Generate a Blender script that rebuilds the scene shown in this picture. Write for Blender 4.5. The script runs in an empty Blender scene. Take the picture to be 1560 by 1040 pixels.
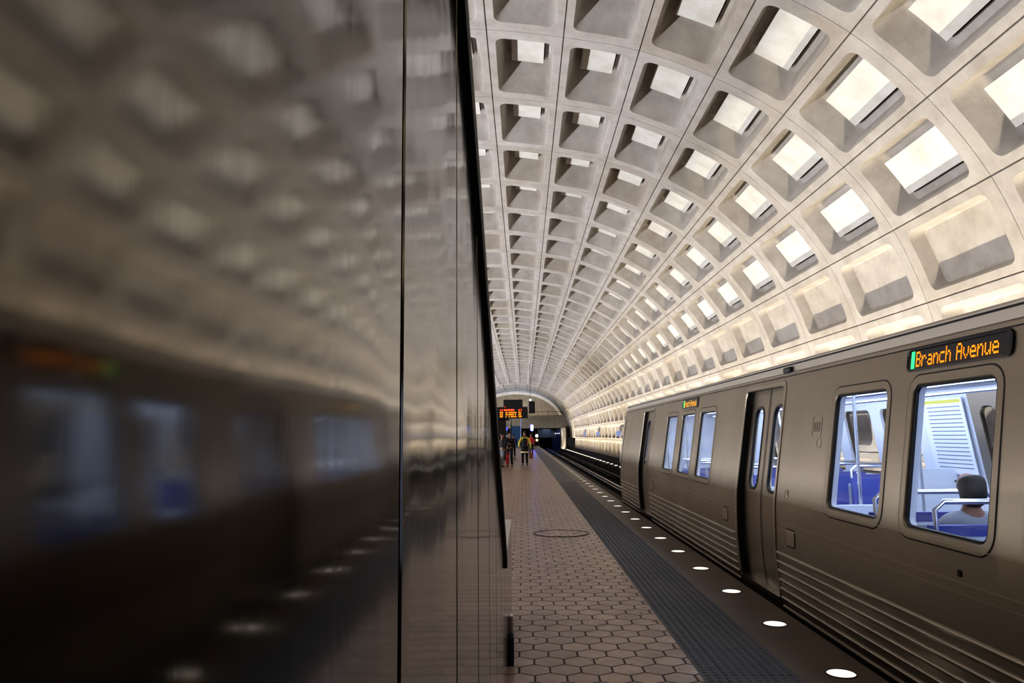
import bpy, bmesh, math, random
from mathutils import Vector, Matrix
random.seed(7)
SC = bpy.context.scene
COL = SC.collection
PI = math.pi
# ------------------------------------------------------------------ helpers
def lin(r, g, b):
    f = lambda c: (c/255/12.92) if c/255 <= .04045 else ((c/255+.055)/1.055)**2.4
    return (f(r), f(g), f(b), 1)

class MB:
    """collects geometry, then links it as one mesh object"""
    def __init__(s): s.v = []; s.f = []
    def add(s, vs, fs):
        o = len(s.v); s.v += [tuple(p) for p in vs]; s.f += [tuple(i+o for i in q) for q in fs]
    def quad(s, a, b, c, d): s.add([a, b, c, d], [(0, 1, 2, 3)])
    def poly(s, pts): s.add(pts, [tuple(range(len(pts)))])
    def box(s, x0, x1, y0, y1, z0, z1):
        s.add([(x0,y0,z0),(x1,y0,z0),(x1,y1,z0),(x0,y1,z0),(x0,y0,z1),(x1,y0,z1),(x1,y1,z1),(x0,y1,z1)],
              [(0,3,2,1),(4,5,6,7),(0,1,5,4),(1,2,6,5),(2,3,7,6),(3,0,4,7)])
    def cbox(s, x0, x1, y0, y1, z0, z1, b=.01):
        """box with chamfered vertical and top edges"""
        def ring(i, z): return [(x0+b+i,y0+i,z),(x1-b-i,y0+i,z),(x1-i,y0+b+i,z),(x1-i,y1-b-i,z),(x1-b-i,y1-i,z),(x0+b+i,y1-i,z),(x0+i,y1-b-i,z),(x0+i,y0+b+i,z)]
        s.loft([ring(b*.7, z0), ring(0, z0+b), ring(0, z1-b), ring(b*.7, z1)], True, True)
    def loft(s, rings, cap0=False, cap1=False, closed=True):
        n = len(rings[0]); o = len(s.v)
        for r in rings: s.v += [tuple(p) for p in r]
        for k in range(len(rings)-1):
            for i in range(n if closed else n-1):
                j = (i+1) % n
                s.f.append((o+k*n+i, o+k*n+j, o+(k+1)*n+j, o+(k+1)*n+i))
        if cap0: s.f.append(tuple(o+i for i in reversed(range(n))))
        if cap1: s.f.append(tuple(o+(len(rings)-1)*n+i for i in range(n)))
    def tube(s, pts, r, n=8, caps=True):
        pts = [Vector(p) for p in pts]; rings = []
        rr = r if isinstance(r, (list, tuple)) else [r]*len(pts)
        ref = None
        for i, p in enumerate(pts):
            t = (pts[min(i+1, len(pts)-1)]-pts[max(i-1, 0)]).normalized()
            if ref is None: ref = Vector((0,0,1)) if abs(t.z) < .9 else Vector((1,0,0))
            a = t.cross(ref).normalized(); b = a.cross(t).normalized(); ref = b
            rings.append([p+(a*math.cos(2*PI*k/n)+b*math.sin(2*PI*k/n))*rr[i] for k in range(n)])
        s.loft(rings, caps, caps)
    def disc(s, c, r, z1, n=32, r2=None):
        x, y, z = c
        r2 = r2 or r
        s.loft([[(x+r*math.cos(2*PI*k/n), y+r*math.sin(2*PI*k/n), z) for k in range(n)],
                [(x+r2*math.cos(2*PI*k/n), y+r2*math.sin(2*PI*k/n), z1) for k in range(n)]], True, True)
    def build(s, name, mat, parent=None, smooth=None, loc=None):
        me = bpy.data.meshes.new(name); me.from_pydata(s.v, [], s.f); me.validate()
        bm = bmesh.new(); bm.from_mesh(me)
        bmesh.ops.recalc_face_normals(bm, faces=bm.faces); bm.to_mesh(me); bm.free()
        if smooth is not None:
            for p in me.polygons: p.use_smooth = True
            me.set_sharp_from_angle(angle=math.radians(smooth))
        me.materials.append(mat)
        return link(name, me, parent, loc)

def link(name, me, parent=None, loc=None):
    o = bpy.data.objects.new(name, me); COL.objects.link(o)
    if parent: o.parent = parent
    if loc: o.location = loc
    return o
def tag(o, label=None, cat=None, group=None, kind=None):
    if label: o['label'] = label
    if cat: o['category'] = cat
    if group: o['group'] = group
    if kind: o['kind'] = kind
    return o
def thing(name, label, cat, loc=(0,0,0), rz=0, group=None):
    o = bpy.data.objects.new(name, None); COL.objects.link(o)
    o.location = loc; o.rotation_euler = (0,0,rz); o.empty_display_size = .1
    return tag(o, label, cat, group)
def struct(o): o['kind'] = 'structure'; return o
def copy_tree(o, parent=None):
    c = o.copy(); COL.objects.link(c)
    if parent: c.parent = parent
    for ch in list(o.children): copy_tree(ch, c)
    return c

# ------------------------------------------------------------------ materials
class NT:
    def __init__(s, name):
        s.m = bpy.data.materials.new(name); s.m.use_nodes = True; s.t = s.m.node_tree; s.t.nodes.clear()
        s.out = s.n('ShaderNodeOutputMaterial')
    def n(s, t, **kw):
        x = s.t.nodes.new(t)
        for k, v in kw.items(): setattr(x, k, v)
        return x
    def l(s, a, b): s.t.links.new(a, b)
    def put(s, sock, v):
        if hasattr(v, 'is_output'): s.l(v, sock)
        else: sock.default_value = v
    def math(s, op, a, b=None, c=None, clamp=False):
        x = s.n('ShaderNodeMath', operation=op, use_clamp=clamp); s.put(x.inputs[0], a)
        if b is not None: s.put(x.inputs[1], b)
        if c is not None: s.put(x.inputs[2], c)
        return x.outputs[0]
    def vm(s, op, a, b=None, c=None):
        x = s.n('ShaderNodeVectorMath', operation=op); s.put(x.inputs[0], a)
        if b is not None: s.put(x.inputs[1], b)
        if c is not None: s.put(x.inputs[2], c)
        return x
    def mix(s, f, a, b, blend='MIX'):
        x = s.n('ShaderNodeMix', data_type='RGBA', blend_type=blend); s.put(x.inputs[0], f); s.put(x.inputs[6], a); s.put(x.inputs[7], b)
        return x.outputs[2]
    def noise(s, vec, scale, detail=4, rough=.55):
        x = s.n('ShaderNodeTexNoise'); s.l(vec, x.inputs['Vector']); x.inputs['Scale'].default_value = scale
        x.inputs['Detail'].default_value = detail; x.inputs['Roughness'].default_value = rough
        return x.outputs[0]
    def ramp(s, f, a, b, lo=0, hi=1):
        x = s.n('ShaderNodeMapRange'); s.l(f, x.inputs[0])
        for i, v in enumerate((lo, hi, a, b)): x.inputs[i+1].default_value = v
        return x.outputs[0]
    def pos(s): return s.n('ShaderNodeNewGeometry').outputs['Position']
    def obj(s): return s.n('ShaderNodeTexCoord').outputs['Object']
    def scale(s, vec, sc):
        x = s.n('ShaderNodeMapping'); s.l(vec, x.inputs[0]); x.inputs['Scale'].default_value = sc
        return x.outputs[0]
    def bump(s, h, st, dist=.01):
        x = s.n('ShaderNodeBump'); s.l(h, x.inputs['Height']); x.inputs['Strength'].default_value = st; x.inputs['Distance'].default_value = dist
        return x.outputs[0]
    def pbr(s, col, rough=.5, metal=0, normal=None, coat=0, emit=None, es=0, aniso=None, spec=None):
        p = s.n('ShaderNodeBsdfPrincipled'); s.put(p.inputs['Base Color'], col); s.put(p.inputs['Roughness'], rough); s.put(p.inputs['Metallic'], metal)
        if normal is not None: s.l(normal, p.inputs['Normal'])
        if coat: p.inputs['Coat Weight'].default_value = coat; p.inputs['Coat Roughness'].default_value = .15
        if emit is not None: s.put(p.inputs['Emission Color'], emit); s.put(p.inputs['Emission Strength'], es)
        if aniso: p.inputs['Anisotropic'].default_value = aniso[0]; p.inputs['Anisotropic Rotation'].default_value = aniso[1]
        if spec is not None: p.inputs['Specular IOR Level'].default_value = spec
        s.l(p.outputs[0], s.out.inputs[0]); return s.m

def plain(name, col, rough=.5, metal=0, var=.12, scale=30, bump=.0):
    t = NT(name); n = t.noise(t.obj(), scale)
    c2 = tuple(c*(1-var) for c in col[:3])+(1,)
    return t.pbr(t.mix(n, col, c2), rough, metal, t.bump(n, bump) if bump else None)
def emitter(name, col, st):
    t = NT(name); e = t.n('ShaderNodeEmission'); e.inputs[0].default_value = col; e.inputs[1].default_value = st
    t.l(e.outputs[0], t.out.inputs[0]); return t.m

def mat_concrete(name, c1, c2, stain=.35):
    t = NT(name); p = t.pos()
    big = t.noise(p, .45, 5, .6); mid = t.noise(p, 2.3, 6, .65); fine = t.noise(p, 38, 5, .7)
    col = t.mix(t.ramp(mid, 0, 1, .3, .7), c1, c2)
    col = t.mix(t.ramp(big, 0, stain, .5, .72), col, lin(128,116,98))
    # per panel tint
    per = t.n('ShaderNodeAttribute', attribute_name='tint')
    col = t.mix(t.math('MULTIPLY', per.outputs['Fac'], 1.0), col, lin(150,132,104))
    pit = t.n('ShaderNodeTexVoronoi'); t.l(p, pit.inputs['Vector']); pit.inputs['Scale'].default_value = 22
    pf = t.ramp(pit.outputs['Distance'], 1, 0, .03, .12)
    col = t.mix(t.math('MULTIPLY', pf, .25), col, lin(95,88,80))
    h = t.math('ADD', fine, t.math('MULTIPLY', mid, .7))
    return t.pbr(col, .85, 0, t.bump(h, .35, .012))
M = {}
M['concrete'] = mat_concrete('vault_concrete', lin(186,180,173), lin(160,153,145))
M['concrete_dark'] = mat_concrete('pier_concrete', lin(150,142,128), lin(122,114,102), .5)
def mat_panel():
    t = NT('acoustic_panel'); p = t.pos()
    n = t.noise(p, 2.2, 5, .6)
    return t.pbr(t.mix(t.ramp(n, 0, .8, .4, .75), lin(216,213,205), lin(188,182,168)), .6, 0, t.bump(t.noise(p, 60), .1, .004))
M['panel'] = mat_panel()
M['gap_shade'] = plain('gap_shade_black', lin(20,20,20), .8)  # black for the shadow line between slab and coffer back

def hex_nodes(t, vec, W):
    """returns (edge distance, cell id vector) of a regular hexagon tiling, flat sides across x"""
    p = t.vm('MULTIPLY', vec, (1/W, 1/W, 0)).outputs[0]
    r = (1, math.sqrt(3), 1); h = (.5, math.sqrt(3)/2, 0)
    def wrap(q):
        x = t.vm('WRAP', q, r, (0,0,0)); return t.vm('SUBTRACT', x.outputs[0], h).outputs[0]
    a = wrap(p); b = wrap(t.vm('SUBTRACT', p, h).outputs[0])
    fl = lambda q: t.vm('MULTIPLY', q, (1,1,0)).outputs[0]
    a, b = fl(a), fl(b)
    da = t.vm('DOT_PRODUCT', a, a).outputs['Value']; db = t.vm('DOT_PRODUCT', b, b).outputs['Value']
    k = t.math('LESS_THAN', da, db)
    g = t.n('ShaderNodeMix', data_type='VECTOR'); t.l(k, g.inputs[0]); t.l(b, g.inputs[4]); t.l(a, g.inputs[5])
    g = g.outputs[1]
    ab = t.vm('ABSOLUTE', g).outputs[0]; sx = t.n('ShaderNodeSeparateXYZ'); t.l(ab, sx.inputs[0])
    e = t.math('MAXIMUM', sx.outputs[0], t.math('ADD', t.math('MULTIPLY', sx.outputs[0], .5), t.math('MULTIPLY', sx.outputs[1], .8660254)))
    return t.math('SUBTRACT', .5, e), t.vm('SUBTRACT', p, g).outputs[0]
def mat_tiles():
    t = NT('hexagon_paver'); p = t.pos()
    off = t.vm('ADD', p, (.05, .03, 0)).outputs[0]
    ed, cell = hex_nodes(t, off, .2135)
    wn = t.n('ShaderNodeTexWhiteNoise', noise_dimensions='2D'); t.l(t.vm('SNAP', t.vm('ADD', cell, (.05,.05,0)).outputs[0], (.1,.1,.1)).outputs[0], wn.inputs['Vector'])
    n1 = t.noise(p, 5, 5); n2 = t.noise(p, 120, 3); n3 = t.noise(p, .6, 3)
    col = t.mix(wn.outputs['Value'], lin(166,140,120), lin(144,118,101))
    col = t.mix(t.ramp(n1, 0, .5, .4, .8), col, lin(120,98,84))
    col = t.mix(t.ramp(n3, 0, .45, .45, .75), col, lin(150,116,98))
    gr = t.ramp(ed, 1, 0, .022, .042)
    col = t.mix(gr, col, lin(36,28,25))
    rough = t.math('ADD', t.math('MULTIPLY', gr, .4), t.ramp(n1, .25, .40, .3, .7))
    h = t.math('ADD', t.ramp(ed, 0, 1, .015, .06), t.math('MULTIPLY', n2, .02))
    return t.pbr(col, rough, 0, t.bump(h, .5, .006))
M['tile'] = mat_tiles()
def mat_tactile():
    t = NT('tactile_rubber'); p = t.pos(); n = t.noise(p, 9, 5); n2 = t.noise(p, 1.1, 3)
    s = t.n('ShaderNodeSeparateXYZ'); t.l(p, s.inputs[0])
    def joint(sock, period):
        w = t.math('FRACT', t.math('DIVIDE', sock, period)); return t.math('LESS_THAN', t.math('ABSOLUTE', t.math('SUBTRACT', w, .5)), .004/period)
    j = t.math('MAXIMUM', joint(s.outputs[1], .61), joint(t.math('ADD', s.outputs[0], .03), .3))
    col = t.mix(n, lin(82,83,88), lin(60,61,66)); col = t.mix(t.ramp(n2, 0, .6, .4, .7), col, lin(92,88,86))
    col = t.mix(t.math('MULTIPLY', j, .8), col, lin(25,24,24))
    return t.pbr(col, .6)
M['tactile'] = mat_tactile()
def mat_granite():
    t = NT('granite_edge'); p = t.pos(); a = t.noise(p, 90, 3, .8); b = t.noise(p, 3, 5); s = t.n('ShaderNodeSeparateXYZ'); t.l(p, s.inputs[0])
    w = t.math('FRACT', t.math('DIVIDE', t.math('ADD', s.outputs[1], .1), 1.3143)); j = t.math('LESS_THAN', w, .006)
    col = t.mix(t.ramp(a, 0, 1, .35, .65), lin(116,100,84), lin(82,70,59)); col = t.mix(t.ramp(b, 0, .6, .4, .7), col, lin(80,67,56))
    col = t.mix(t.math('MULTIPLY', j, .6), col, lin(40,34,30))
    return t.pbr(col, .55)
M['granite'] = mat_granite()

def mat_bronze():
    t = NT('bronze_cladding'); p = t.pos()
    br = t.noise(t.scale(p, (60, 60, .8)), 1, 3, .6)              # vertical brush lines
    st = t.noise(t.scale(p, (4, 4, .5)), 1, 4, .6)
    wav = t.noise(t.scale(p, (1, 2.2, 1.3)), 1.3, 2, .4)
    sp = t.n('ShaderNodeTexVoronoi'); t.l(t.scale(p, (1,1,1)), sp.inputs['Vector']); sp.inputs['Scale'].default_value = 9
    col = t.mix(br, (.14,.127,.112,1), (.112,.101,.088,1)); col = t.mix(t.ramp(st, 0, .5, .4, .75), col, (.105,.092,.08,1))
    h = t.math('ADD', t.math('MULTIPLY', br, .006), t.math('MULTIPLY', wav, 1.0))
    return t.pbr(col, t.ramp(br, .07, .11, .3, .7), 1, t.bump(h, .15, .03))
M['bronze'] = mat_bronze()
M['bronze_dark'] = plain('dark_bronze', lin(34,28,24), .4, .6)
M['rubber'] = plain('black_rubber', lin(9,9,9), .55)
M['seam'] = plain('seam_black', lin(6,5,5), .8)
M['steel'] = plain('bright_steel', (.62,.60,.57,1), .28, 1, .1, 12)
def mat_stainless(name, a, b, r0, r1):
    t = NT(name); p = t.pos()
    br = t.noise(t.scale(p, (40, .8, 70)), 1, 3, .6); bl = t.noise(p, 1.1, 4, .5)
    col = t.mix(br, a, b); col = t.mix(t.ramp(bl, 0, .4, .4, .75), col, tuple(c*.75 for c in a[:3])+(1,))
    return t.pbr(col, t.ramp(bl, r0, r1, .3, .7), 1, t.bump(br, .05, .002))
M['stainless'] = mat_stainless('train_stainless', (.335,.285,.222,1), (.29,.245,.188,1), .34, .46)
M['stainless_light'] = mat_stainless('train_trim_steel', (.43,.37,.30,1), (.37,.32,.255,1), .3, .4)
M['gasket'] = plain('black_gasket', lin(16,16,17), .6)
M['roofm'] = mat_stainless('roof_steel', (.40,.36,.31,1), (.36,.32,.27,1), .42, .5)
def mat_glass():
    t = NT('window_glass'); tr = t.n('ShaderNodeBsdfTransparent'); tr.inputs[0].default_value = (.86,.9,.97,1)
    gl = t.n('ShaderNodeBsdfGlossy'); gl.inputs['Roughness'].default_value = .03
    fr = t.n('ShaderNodeLayerWeight'); fc = t.math('ADD', t.math('MULTIPLY', t.math('POWER', fr.outputs['Facing'], 5), .85), .05)
    mx = t.n('ShaderNodeMixShader'); t.l(t.math('MULTIPLY', fc, .8), mx.inputs[0]); t.l(tr.outputs[0], mx.inputs[1]); t.l(gl.outputs[0], mx.inputs[2])
    t.l(mx.outputs[0], t.out.inputs[0]); return t.m
M['glass'] = mat_glass()
M['liner'] = plain('interior_white', lin(214,218,228), .45, 0, .06, 4)
M['int_floor'] = plain('interior_floor', lin(70,72,82), .5)
M['seat'] = plain('seat_blue', lin(58,72,150), .6)
M['seat_shell'] = plain('seat_shell_grey', lin(150,155,170), .45)
M['pole'] = plain('grab_rail_steel', (.75,.77,.8,1), .2, 1)
M['int_light'] = emitter('interior_lamp', (.72,.82,1,1), 7)
M['led_orange'] = emitter('led_orange', (1,.30,.015,1), 1.7)
M['led_yellow'] = emitter('led_yellow', (1,.45,.03,1), 1.7)
M['led_green'] = emitter('led_green', (.05,.9,.25,1), 2.2)
M['led_red'] = emitter('led_red', (1,.07,.02,1), 3.5)
M['sign_black'] = plain('sign_black', lin(14,17,24), .3)
M['lens'] = emitter('edge_lamp_lens', (1,.91,.80,1), 1.05)
M['uplens'] = emitter('uplight_lens', (1,.93,.78,1), 4)
M['ballast'] = plain('ballast_dark', lin(38,32,27), .9, 0, .5, 12, .5)
M['rail'] = plain('rail_steel', (.55,.52,.48,1), .22, 1)
M['dark'] = plain('soot_black', lin(18,17,17), .85)
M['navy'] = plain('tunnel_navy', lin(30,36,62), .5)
M['blue_lamp'] = emitter('blue_lamp', (.06,.09,1,1), 70)
M['white_lamp'] = emitter('white_lamp', (.9,.95,1,1), 9)
M['amber_lamp'] = emitter('amber_lamp', (1,.75,.2,1), 6)
M['tun_lamp'] = emitter('tunnel_lamp', (.7,.8,1,1), 5)
M['blue_step'] = emitter('blue_step_glow', (.16,.34,.7,1), .28)
M['paper'] = plain('map_paper', lin(225,228,238), .6, 0, .04)
M['ink'] = plain('map_ink', lin(120,126,150), .6)
M['yellow_strip'] = plain('yellow_strip', lin(215,205,80), .6)
M['skin'] = plain('skin_tone', lin(150,105,82), .6)
M['black_cloth'] = plain('black_cloth', lin(20,20,23), .85)
M['grey_denim'] = plain('grey_denim', lin(118,122,128), .85, 0, .25, 60)
M['yellow_cloth'] = plain('hi_vis_yellow', lin(214,206,70), .7)
M['red_cloth'] = plain('red_cloth', lin(190,35,50), .7)
M['hair'] = plain('black_hair', lin(14,12,11), .6)
M['band'] = plain('reflective_band', lin(235,230,170), .4)
M['brown_paper'] = plain('brown_paper', lin(150,108,62), .8)
M['grey_cloth'] = plain('grey_cloth', lin(150,152,160), .8)
M['mask'] = plain('face_mask', lin(190,195,205), .8)
M['navy_cloth'] = plain('navy_cloth', lin(28,34,58), .8)
M['signblue'] = emitter('pale_blue_sign', (.45,.55,.95,1), .55)

# ------------------------------------------------------------------ camera
CZ = 1.6
cam = bpy.data.cameras.new('camera'); cam.sensor_width = 36; cam.lens = 1127/1560*36; cam.clip_start = .02; cam.clip_end = 500
co = bpy.data.objects.new('camera', cam); COL.objects.link(co); SC.camera = co
p_, y_, r_ = 0.12651302, -0.01413664, -0.00994364
fwd = Vector((math.sin(y_)*math.cos(p_), math.cos(y_)*math.cos(p_), math.sin(p_))); rt = Vector((math.cos(y_), -math.sin(y_), 0)); up = rt.cross(fwd)
r2 = rt*math.cos(r_)+up*math.sin(r_); u2 = -rt*math.sin(r_)+up*math.cos(r_)
m = Matrix((r2, u2, -fwd)).transposed().to_4x4(); m.translation = (0,0,CZ); co.matrix_world = m

# ------------------------------------------------------------------ vault
AX = -1.245
NODE = [(0.5,-.5666,7.0491),(1.5,.7813,6.8774),(2.5,2.0931,6.6063),(3.5,3.3681,6.0907),(4.5,4.52,5.3956),(5.5,5.4792,4.4533),(6.5,6.2309,3.3468),
        (7.5,6.6914,2.1075),(8.5,6.92,.87),(9.5,6.97,-.40),(10.5,6.93,-1.70)]
PTS = [(AX+(x-AX)*s, z+CZ) for s, lst in ((-1, NODE[::-1]), (1, NODE)) for (u, x, z) in lst]    # index i <-> u = i-10.5
def curve(u):
    t = u+10.5; i = max(0, min(len(PTS)-2, int(math.floor(t)))); k = t-i
    P = lambda j: Vector(PTS[max(0, min(len(PTS)-1, j))])
    p0, p1, p2, p3 = P(i-1), P(i), P(i+1), P(i+2)
    if i == 0: p0 = p1*2-p2
    if i == len(PTS)-2: p3 = p2*2-p1
    m1, m2 = (p2-p0)/2, (p3-p1)/2
    q = (2*k**3-3*k**2+1)*p1+(k**3-2*k**2+k)*m1+(-2*k**3+3*k**2)*p2+(k**3-k**2)*m2
    d = (6*k**2-6*k)*p1+(3*k**2-4*k+1)*m1+(-6*k**2+6*k)*p2+(3*k**2-2*k)*m2
    d.normalize()
    return q, Vector((-d.y, d.x))          # outward normal (travelling left to right over the top)
R1, RD = 12.1474, 2.60634
def vp(u, v, w):
    q, n = curve(u); return (q.x+n.x*w, v, q.y+n.y*w)
def rrect(u0, u1, v0, v1, ru, rv, nu=5, nv=3, nc=5):
    """rounded rectangle loop in (u,v) with fixed point count"""
    pts = []
    cs = [(u1-ru, v1-rv, 0), (u0+ru, v1-rv, PI/2), (u0+ru, v0+rv, PI), (u1-ru, v0+rv, 3*PI/2)]
    for k, (cu, cv, a) in enumerate(cs):
        for i in range(nc): 
            t = a+PI/2*i/(nc-1); pts.append((cu+ru*math.cos(t), cv+rv*math.sin(t)))
        nx = cs[(k+1) % 4]; e = a+PI/2
        sx, sy = pts[-1]; ex, ey = nx[0]+ru*math.cos(nx[2]), nx[1]+rv*math.sin(nx[2])
        n = nu if k in (0, 2) else nv
        for i in range(1, n): pts.append((sx+(ex-sx)*i/n, sy+(ey-sy)*i/n))
    return pts
ARC = 1.27
DEPTH = [.60,.60,.60,.54,.46,.42,.36,.22,.30,.38,.38]
def depth_of(row): return DEPTH[int(abs(round(row)))]
def coffer(mb, tints, u0, v0):
    before = len(mb.f)
    gu, gv = .013/ARC, .006
    def loop(mu, mv, r, w):      # margins in metres
        return [vp(a, b, w) for a, b in rrect(u0+mu/ARC, u0+1-mu/ARC, v0+mv, v0+RD-mv, r/ARC, r)]
    D = depth_of(u0+.5)
    f = D/.36
    tu = .15; tv = .28
    rings = [loop(0, 0, .002, .05), loop(.013, .006, .002, .0), loop(tu-.015, tv-.015, .15, 0), loop(tu, tv, .14, .02),
             loop(tu+.045*f**.5, tv+.13*f, .12, D-.08), loop(tu+.065*f**.5, tv+.165*f, .1, D-.025), loop(tu+.105*f**.5, tv+.165*f+.045, .08, D)]
    mb.loft(rings, False, True)
    t = random.random(); t = (t-.55)*1.1 if t > .55 else 0
    tints += [t*.55]*(len(mb.f)-before)
JN, JF = -7, 34
def coffer_mesh(name, us, j0=JN, j1=JF):
    mb = MB(); tints = []
    for u in us:
        for j in range(j0, j1): coffer(mb, tints, u, R1+RD*j)
    me = bpy.data.meshes.new(name); me.from_pydata(mb.v, [], mb.f)
    a = me.attributes.new('tint', 'FLOAT', 'FACE'); a.data.foreach_set('value', tints)
    for p in me.polygons: p.use_smooth = True
    bm = bmesh.new(); bm.from_mesh(me); bmesh.ops.reverse_faces(bm, faces=bm.faces); bm.to_mesh(me); bm.free()
    me.set_sharp_from_angle(angle=math.radians(32))
    me.materials.append(M['concrete']); return struct(link(name, me))
coffer_mesh('ceiling', [-7.5+i for i in range(15)])
coffer_mesh('wall_right', [7.5, 8.5, 9.5])
coffer_mesh('wall_left', [-10.5, -9.5, -8.5])
VEND = R1+RD*JF     # about 100.8
# plinths at the foot of the walls
for s, nm in ((1, 'baseboard_right'), (-1, 'baseboard_left')):
    mb = MB(); X = lambda x: AX+(x-AX)*s
    prof = [(6.93,-.1),(6.9,-.12),(6.86,-.62),(6.62,-.66),(6.2,-.72),(6.18,-.70),(6.12,-.70),(6.12,-1.3)]
    mb.loft([[(X(x), y, z) for x, z in prof] for y in (-6.1, 118)], closed=False)
    struct(mb.build(nm, M['dark']))

# acoustic panels -------------------------------------------------------------
def panel_mesh(row, j):
    """slab hung just off the back of a coffer; v measured from the cell's near joint"""
    D = depth_of(row); mb = MB()
    ua, ub = row-.5+.35/ARC, row-.5+1-.35/ARC; va, vb = .36, RD-.28-.26*D/.36
    wf, wb = D-.13, D-.065
    n = 4
    def ring(v, w): return [vp(ua+(ub-ua)*k/n, v, w) for k in range(n+1)]
    lo0, lo1 = ring(va, wf), ring(vb, wf); hi0, hi1 = ring(va, wb), ring(vb, wb)
    mb.loft([lo0, lo1, hi1, hi0, lo0], closed=False)
    mb.poly([lo0[0], lo1[0], hi1[0], hi0[0]]); mb.poly([lo0[n], lo1[n], hi1[n], hi0[n]])
    c = Vector(vp(row, 0, D)); 
    mb.v = [(Vector(p)-c) for p in mb.v]
    bk = MB()                         # black filler that paints the shadowed gap behind the slab
    ring2 = lambda v, w: [vp(u, v, w) for u in (ua+.03, ub+.015)]
    bk.loft([ring2(va+.05, wb), ring2(vb-.05, wb), ring2(vb-.05, D+.01), ring2(va+.05, D+.01), ring2(va+.05, wb)], closed=False)
    bk.v = [(Vector(p)-c) for p in bk.v]
    return mb, bk, c
ORD = ['first','second','third','fourth','fifth','sixth','seventh','eighth','ninth','tenth','eleventh','twelfth','thirteenth','fourteenth','fifteenth','sixteenth','seventeenth','eighteenth','nineteenth','twentieth']
def nth(k):
    if k < 20: return ORD[k]
    t = {2:'twenty',3:'thirty',4:'forty'}[(k+1)//10]
    return (t[:-1]+'ieth') if (k+1) % 10 == 0 else t+'-'+ORD[(k+1) % 10-1]
ROWN = {6:'lowest panelled coffer row above the train', 5:'second panelled coffer row above the train', 4:'third panelled coffer row above the train',
        3:'fourth panelled coffer row above the train', 2:'fifth panelled coffer row above the train', 1:'row beside the crown', 0:'crown row beside the bronze wall'}
FIRST = {6:-4, 5:-4, 4:-3, 3:-2, 2:-1, 1:-1, 0:-1}; LAST = {6:34, 5:34, 4:34, 3:24, 2:14, 1:8, 0:6}
for row in range(0, 7):
    mb, bk, c = panel_mesh(row, 0)
    proto = None
    for j in range(FIRST[row]-1, LAST[row]):
        k = j-FIRST[row]
        if proto is None:
            proto = thing('acoustic_panel', 'x', 'ceiling panel')
            mb.build('face_slab', M['panel'], proto, 30); bk.build('gap_shade_strip', M['gap_shade'], proto)
            o = proto
        else: o = copy_tree(proto)
        o.location = (c.x, R1+RD*j, c.z)
        lab = ('white panel, %s from the near end, %s' % (nth(k+1), ROWN[row]))
        tag(o, lab, 'ceiling panel', 'white acoustic panels hung in the vault coffers')

# plain vault over the far mezzanine + end wall ---------------------------------
mb = MB()
nu = 64
us = [-10.5+21*k/nu for k in range(nu+1)]
def vring(y, w, lo=-9.5, hi=9.5): return [vp(lo+(hi-lo)*k/nu, y, w) for k in range(nu+1)]
mb.loft([vring(VEND, 0), vring(VEND, .35), vring(VEND+.2, .35), vring(136, .35)], closed=False)
struct(mb.build('ceiling', M['concrete'], None, 30))
mb = MB()
for k in range(-6, 7):              # flat ribs on the plain vault
    for yy in (0,):
        a = [vp(k*1.25-.05, y, .33) for y in (VEND+.2, 136)]; b = [vp(k*1.25+.05, y, .33) for y in (VEND+.2, 136)]
        a2 = [vp(k*1.25-.05, y, .26) for y in (VEND+.2, 136)]; b2 = [vp(k*1.25+.05, y, .26) for y in (VEND+.2, 136)]
        mb.quad(a2[0], b2[0], b2[1], a2[1]); mb.quad(a[0], a2[0], a2[1], a[1]); mb.quad(b2[0], b[0], b[1], b2[1])
for y in (104.5, 109, 113.5, 118, 122.5, 127, 131.5):
    mb.loft([vring(y, .36), vring(y, .26), vring(y+.14, .26), vring(y+.14, .36)], closed=False)
struct(mb.build('trim_1', M['concrete']))
mb = MB(); r = vring(136, .36); mb.poly([(p[0], 136, p[2]) for p in r]); struct(mb.build('wall_back', M['concrete_dark']))
# dark strips on the step at the start of the plain vault's haunch
mb = MB()
for u0, u1 in ((5.2, 6.4), (3.6, 4.9)):
    mb.loft([[vp(u0+(u1-u0)*k/8, VEND+.22, .0) for k in range(9)], [vp(u0+(u1-u0)*k/8, VEND+.22, .34) for k in range(9)]], closed=False)
struct(mb.build('trim_2', M['dark']))

# ------------------------------------------------------------------ mezzanine and portal
MY = 118.0
XL, XR = AX-8.15, AX+8.15
mb = MB()
mb.box(XL-.1, XR+.1, MY, 136, 2.75, 3.05)                       # slab
mb.box(XL-.1, XR+.1, MY-.15, MY+.15, 2.72, 4.7)                # parapet
mb.box(XL-.1, XR+.1, MY-.2, MY+.2, 4.62, 4.74)
for k in range(9):
    x = XL+.9+k*1.8; mb.box(x-.03, x+.03, MY-.165, MY, 2.74, 4.62)
struct(mb.build('mezzanine', M['concrete_dark']))
mb = MB()
for k in range(12): mb.tube([(XL+k*1.48, MY, 4.74), (XL+k*1.48, MY, 5.3)], .03, 6)
mb.tube([(XL, MY, 5.32), (XR, MY, 5.32)], .04, 6)
struct(mb.build('mezzanine_railing', M['bronze_dark']))
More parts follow.
